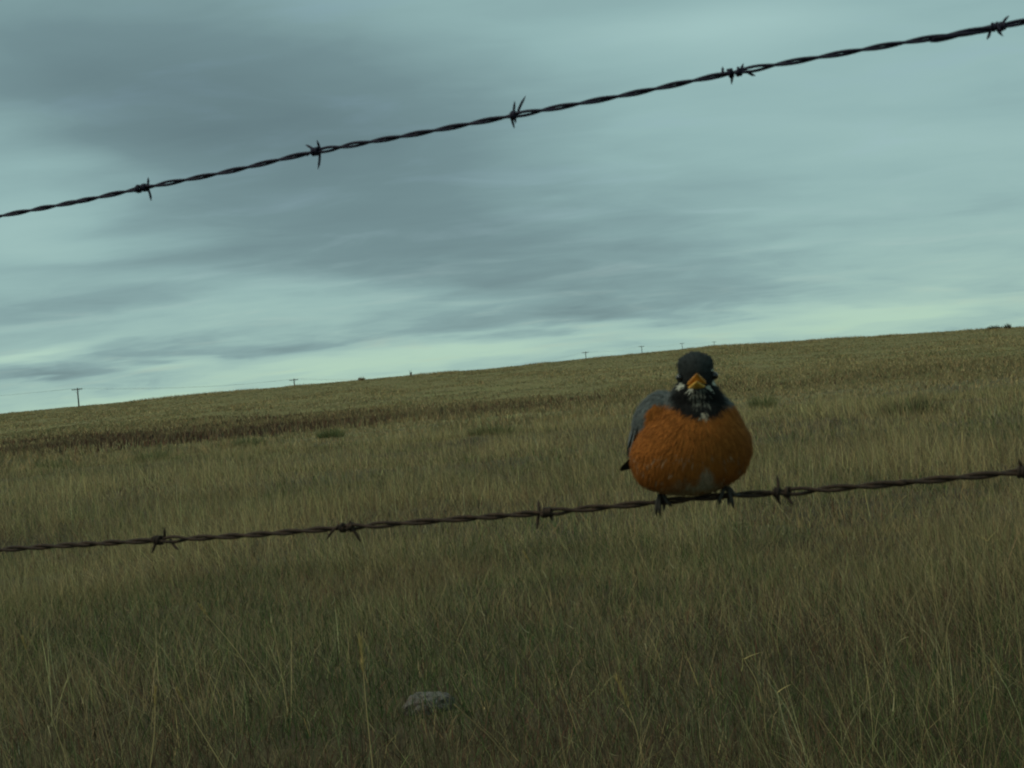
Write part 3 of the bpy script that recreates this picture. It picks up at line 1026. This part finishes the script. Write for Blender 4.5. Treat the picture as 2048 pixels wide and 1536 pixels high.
nv = len(bme.vertices)
co = np.zeros(nv * 3, np.float32); bme.vertices.foreach_get('co', co)
co = co.reshape(-1, 3)
nr = np.zeros(nv * 3, np.float32); bme.vertices.foreach_get('normal', nr)
nr = nr.reshape(-1, 3)
bme.polygons.foreach_set('use_smooth', np.ones(len(bme.polygons), dtype=bool))
ca = bme.color_attributes.new('tint', 'FLOAT_COLOR', 'POINT')
cc = np.ones((nv, 4), np.float32); cc[:, :3] = plumage(co / MM)
ca.data.foreach_set('color', cc.ravel())
bme.materials.clear()
body = link('body', bme, M_PLUMAGE, bird)


def filaments(P, N, flow, L, wid, lift, col):
    """small feather tips lying over the body"""
    n = len(P)
    f = flow - N * (flow * N).sum(1)[:, None]
    f /= np.linalg.norm(f, axis=1)[:, None] + 1e-9
    s = np.cross(N, f)
    d0 = f * np.cos(lift)[:, None] + N * np.sin(lift)[:, None]
    d1 = f * np.cos(lift * 0.2)[:, None] + N * np.sin(lift * 0.2)[:, None]
    P0 = P - N * 0.0004
    P1 = P0 + d0 * (L * 0.55)[:, None]
    P2 = P1 + d1 * (L * 0.45)[:, None]
    h = (wid / 2)[:, None]
    V = np.stack([P0 - s * h * 0.7, P0 + s * h * 0.7, P1 - s * h, P1 + s * h, P2], 1).reshape(-1, 3)
    f5 = np.array([(0, 1, 3), (0, 3, 2), (2, 3, 4)])
    F = (f5[None] + (np.arange(n) * 5)[:, None, None]).reshape(-1, 3)
    return V, F, np.repeat(col, 5, axis=0)


NF = 46000
idx = rng.integers(0, nv, NF)
P = co[idx] + rng.normal(0, 0.0004, (NF, 3)); N = nr[idx]
pm = P / MM
flow = np.tile(np.array([0.0, 0.30, -1.0]), (NF, 1)) + rng.normal(0, 0.16, (NF, 3))
flow[:, 0] += 0.012 * (pm[:, 0] - 2)
headf = sstep(78, 84, pm[:, 2])[:, None]
flow = flow * (1 - headf) + headf * (np.array([0, 0.9, 0.15]) + rng.normal(0, 0.2, (NF, 3)))
Lf = (rng.uniform(3.2, 7.0, NF) * (1 - 0.62 * headf[:, 0])) * MM
Cf = plumage(pm) * np.exp(rng.normal(0, 0.12, NF))[:, None]
V, F, C = filaments(P, N, flow, Lf, rng.uniform(0.35, 0.8, NF) * MM, np.where(rng.random(NF) < 0.04 + 0.12 * headf[:, 0], rng.uniform(0.4, 0.9, NF), rng.uniform(0.03, 0.30, NF)), Cf)
pme = tri_mesh('plumage', V, F, C)
sn = pme.attributes.new('soft_normal', 'FLOAT_VECTOR', 'POINT')
sn.data.foreach_set('vector', np.repeat(N, 5, axis=0).astype(np.float32).ravel())
o = link('plumage', pme, M_FEATHER, body)
o['kind'] = 'stuff'


# wings: rows of overlapping feathers on a folded wing
def feather(base, tip, nrm, wid, col, dark):
    base = np.array(base, float); tip = np.array(tip, float); nrm = np.array(nrm, float)
    ax = tip - base; Lx = np.linalg.norm(ax); ax /= Lx
    s = np.cross(nrm, ax); s /= np.linalg.norm(s); nn = np.cross(ax, s)
    t = np.array([0, 0.12, 0.35, 0.6, 0.82, 0.94, 1.0])
    wv_ = np.array([0.35, 0.7, 0.95, 1.0, 0.85, 0.55, 0.08]) * wid / 2
    V = []; Cc = []
    for a_, hw in zip(t, wv_):
        cpt = base + ax * Lx * a_ - nn * 0.06 * Lx * a_ * a_
        for k_ in (-1, 0, 1):
            V.append(cpt + s * hw * k_ + nn * (0.10 * wid if k_ == 0 else 0))
            Cc.append(col if k_ != 1 else dark)
    F = []
    for i in range(len(t) - 1):
        for j in range(2):
            a_, b_ = 3 * i + j, 3 * i + j + 1
            F += [(a_, b_, b_ + 3), (a_, b_ + 3, a_ + 3)]
    return np.array(V) * MM, np.array(F), np.array(Cc)


def wing(side):
    wroot = None
    parts = []
    sgn = -1 if side == 'right' else 1      # the bird's right wing is on the left of the picture
    grey = np.array([0.105, 0.116, 0.114]); dark = np.array([0.088, 0.097, 0.096])
    cu = 2.0
    ac = np.array([sgn * -0.60, 0, 0.80]); ou = np.array([sgn * 0.80, 0, 0.60])
    def surf(t, h):      # t from shoulder to tip, h across the folded wing (0 low, 1 high)
        tt = max(0.0, t)
        c_ = np.array([sgn * (28 if sgn < 0 else 27) - (4 * tt if sgn < 0 else 26 * tt), 8 + 104 * t, 60 - 36 * tt])
        k_ = 2 * h - 1
        return c_ + ac * k_ * 17 * (1 - 0.55 * tt) + ou * (math.sqrt(max(0, 1 - k_ * k_ * 0.9)) * (9.6 if sgn < 0 else 7.0))
    for row, (t0, t1, nrow, wid_, lmul) in enumerate([(0.40, 0.98, 9, 13, 1.0), (0.26, 0.66, 9, 12, 1), (0.14, 0.42, 9, 10, 1), (0.06, 0.26, 9, 9, 1)]):
        for k_ in range(nrow):
            h = k_ / (nrow - 1)
            b_ = surf(t0 + 0.03 * h, h); e_ = surf(t1 - 0.08 * h + 0.04 * random.random(), h * 0.8 + 0.02)
            nrm = np.array([sgn, -0.1, 0.55 + 0.5 * (h - 0.5)])
            lift = 0.2 + 0.15 * row
            off = nrm / np.linalg.norm(nrm) * lift
            g_ = grey * (1.0 if row > 1 else 0.85) * random.uniform(0.85, 1.15)
            parts.append(feather(b_ + off, e_ + off * 0.8, nrm, wid_, g_, dark))
    off = 0; Vs, Fs, Cs = [], [], []
    for V, F, C in parts:
        Vs.append(V); Fs.append(F + off); Cs.append(C); off += len(V)
    return link('wing', tri_mesh('wing', np.vstack(Vs), np.vstack(Fs), np.vstack(Cs), True), M_PLUMAGE, bird)


wing('right'); wing('left')

# tail: twelve feathers in a narrow fan
tail = empty('tail'); tail.parent = bird
tb = np.array([-14.0, 74, 33]); ta = np.array([-31.0, 156, 13]) - tb
for k_ in range(12):
    s_k = (k_ - 5.5) / 5.5
    lat = np.array([0.97, 0.24, 0.0])
    b_ = tb + lat * s_k * 7 + np.array([0, 0, -abs(s_k) * 2 + 0.3 * (k_ % 2)])
    e_ = tb + ta * (1 - 0.05 * abs(s_k)) + lat * s_k * 11.5 + np.array([0, 0, -abs(s_k) * 3 + 0.4 * (k_ % 2)])
    V, F, C = feather(b_, e_, (0.05, 0.2, 1), 10.5, np.array([0.022, 0.023, 0.024]), np.array([0.03, 0.03, 0.03]))
    link('tail_feather', tri_mesh('tail_feather', V, F, C, True), M_PLUMAGE, tail)

# eyes
for c_, nm in (((-10.3, -5.5, 86.0), 'eye'), ((15.6, -5.5, 87.6), 'eye')):
    bm = bmesh.new()
    bmesh.ops.create_uvsphere(bm, u_segments=20, v_segments=12, radius=2.9 * MM)
    me = bpy.data.meshes.new('eye'); bm.to_mesh(me); bm.free()
    for p_ in me.polygons: p_.use_smooth = True
    o = link('eye', me, M_EYE, bird); o.location = Vector(c_) * MM

# bill: two mandibles, a little parted, tip raised towards the camera
TIP = np.array([-0.6, -28.5, 88.2]); CLc = np.array([-6.0, -12.0, 79.6]); CRc = np.array([9.4, -12.0, 80.4])


def mandible(name, top, mat):
    ss = np.linspace(0, 1, 12)
    V = []; seg = 9
    for t in ss:
        tip = TIP if top else TIP + np.array([0, 2.0, -3.6])
        e = t ** 0.9
        l = CLc * (1 - e) + tip * e; r = CRc * (1 - e) + tip * e
        if not top:
            l = l + np.array([0.3, 0, -1.0]) * (1 - 0.3 * t); r = r + np.array([-0.3, 0, -1.0]) * (1 - 0.3 * t)
        else:
            l = l + np.array([0, 0, 0.4]); r = r + np.array([0, 0, 0.4])
        mid = (l + r) / 2
        hgt_ = (4.6 if top else -2.6) * (1 - t) ** 0.75 + (0.5 if top else -0.4)
        hw = (r - l) / 2
        for a_ in np.linspace(0, np.pi, seg):
            V.append(mid - hw * math.cos(a_) * (1 if t < 0.999 else 0.2) + np.array([0, 0, 1.0]) * hgt_ * math.sin(a_) ** 0.8)
    n_ = len(ss)
    F = []
    for i in range(n_ - 1):
        for j in range(seg - 1):
            a_ = i * seg + j
            F += [(a_, a_ + 1, a_ + seg + 1), (a_, a_ + seg + 1, a_ + seg)]
        a_ = i * seg; b_ = i * seg + seg - 1
        F += [(b_, a_, a_ + seg), (b_, a_ + seg, b_ + seg)]
    e0 = (n_ - 1) * seg
    for j in range(1, seg - 1):
        F.append((e0, e0 + j, e0 + j + 1)); F.append((0, j + 1, j))
    return link(name, tri_mesh(name, np.array(V) * MM, np.array(F), None, True), mat, bird)


mandible('upper_mandible', True, M_BEAK)
mandible('lower_mandible', False, M_BEAK2)


# legs: shank, three front toes and one hind toe closed round the wire, claws
def wire_uvw(px, py):
    wpt = on_fence(px, py) - B0
    return np.array([np.dot(wpt, CRIGHT), wpt[1], np.dot(wpt, CUP)]) / MM


def leg(px, py, hip, toes):
    c0 = wire_uvw(px, py)
    wx = wire_uvw(px + 10, py - 0.9) - c0; wx /= np.linalg.norm(wx)
    up = np.array([0, 0, 1.0]); fr = np.cross(wx, up); fr = fr if fr[1] < 0 else -fr
    fr /= np.linalg.norm(fr)
    ankle = c0 + up * 5.2 + fr * -0.5
    parts = [tube(spline([np.array(hip), (np.array(hip) + ankle) / 2 + np.array([0, 1.5, 0]), ankle], 5) * MM, np.linspace(2.0, 1.7, 11) * MM, 9)]
    for (dx, down, fwd) in toes:
        ln = abs(fwd)
        sg = 1 if fwd > 0 else -1
        pts = spline([ankle + up * 0.3, ankle + wx * dx * 0.30 + fr * sg * 2.6 + up * -0.6, c0 + wx * dx * 0.62 + fr * sg * 4.9 + up * 0.6,
                      c0 + wx * dx * 0.9 + fr * sg * (4.9 + 0.2 * ln) + up * (-down * 0.55), c0 + wx * dx + fr * sg * 3.4 + up * (-down)], 6)
        parts.append(tube(pts * MM, np.interp(np.linspace(0, 1, len(pts)), [0, 0.3, 0.72, 0.86, 1], [1.7, 1.5, 1.45, 0.9, 0.22]) * MM, 8))
    V, F = join(parts)
    return link('leg', tri_mesh('leg', V, F, None, True), M_LEG, bird)


leg(1322, 1003, (-22.5, 1, 6), [(-2.4, 11.0, 4), (0.6, 11.5, 5), (9.5, 4.5, 4), (1.0, 8, -4)])
leg(1452, 991, (22.5, 1, 10), [(-4.0, 6.0, 4), (6.8, 10.5, 5), (12.0, 0.5, 4), (1.0, 8, -4)])

# ------------------------------------------------------------------ utility poles beyond the ridge, and their lines
POLES = [  # px, py of the crossarm, depth, label
    (155, 779, 270, 'tallest wooden utility pole with crossarm, nearest the left edge'),
    (588, 760, 340, 'utility pole with only its crossarm clearing the ridge, second from the left'),
    (1171, 705, 480, 'small utility pole, leftmost of the four along the right skyline'),
    (1283, 693, 590, 'small utility pole, second from the left of the four along the right skyline'),
    (1364, 687, 700, 'tiny utility pole directly above the head of the bird on the skyline'),
    (1428, 684, 830, 'faintest and rightmost utility pole, just right of the head of the bird'),
]
LDIR = np.array([0.32, 1, 0]); LDIR /= np.linalg.norm(LDIR)
LPER = np.array([LDIR[1], -LDIR[0], 0])
tops = []
for i, (px, py, d, lab) in enumerate(POLES):
    top = at(px, py, d)
    gz = float(ground(top[0], top[1]))
    H = top[2] - gz + 0.35
    e = empty('utility_pole', (top[0], top[1], gz - 0.3))
    rz = math.atan2(LPER[1], LPER[0])
    e.rotation_euler = (0, 0, rz)
    zz = np.linspace(0, H + 0.3, 6)
    V, F = tube(np.stack([zz * 0 + 0, zz * 0, zz], 1), np.linspace(0.19, 0.12, 6), 10)
    link('post', tri_mesh('post', V, F, None, True), M_WOOD, e)
    z_a = H + 0.3 - 0.35
    V, F = boxm((0, -0.17, z_a), (2.5, 0.11, 0.15))
    ca_ = link('crossarm', tri_mesh('crossarm', V, F), M_WOOD, e)
    for s_k in (-1, 1):
        V, F = tube(np.array([[s_k * 0.75, -0.25, z_a - 0.06], [s_k * 0.05, -0.20, z_a - 0.75]]), 0.02, 6)
        link('brace', tri_mesh('brace', V, F), M_LINE, e)
    for u_ in (-1.15, -0.55, 0.55, 1.15):
        V, F = tube(np.array([[u_, -0.17, z_a + 0.07], [u_, -0.17, z_a + 0.13], [u_, -0.17, z_a + 0.15], [u_, -0.17, z_a + 0.24], [u_, -0.17, z_a + 0.27]]), [0.02, 0.02, 0.06, 0.055, 0.02], 8)
        link('insulator', tri_mesh('insulator', V, F, None, True), M_GLASSY, ca_)
    tag(e, lab, 'utility pole', 'utility poles beyond the ridge')
    tops.append(np.array([top[0], top[1], gz - 0.3 + z_a + 0.25]))
first = tops[0] + (tops[0] - tops[1]) * 1.25 + np.array([0, 0, -0.9])
ends = [first] + tops
LL = ['left of the leftmost pole, running out of the picture', 'between the two leftmost poles above the ridge', 'sagging behind the ridge between the second and third poles',
      'between the two poles just left of the bird', 'between the two middle poles of the right skyline', 'between the two rightmost poles on the skyline']
for i in range(len(ends) - 1):
    a_, b_ = ends[i], ends[i + 1]
    e = empty('power_line', a_)
    sag = 0.9 if i != 2 else 3.2
    for u_ in (-1.15, 1.15):
        t = np.linspace(0, 1, 20)
        pts = (a_ + (b_ - a_) * t[:, None]) + LPER * u_ - np.array([0, 0, 1.0]) * (4 * sag * t * (1 - t))[:, None]
        V, F = tube(pts - a_, 0.011, 5)
        link('conductor', tri_mesh('conductor', V, F), M_LINE, e)
    tag(e, 'thin overhead power line ' + LL[i], 'power line', 'power lines on the poles')
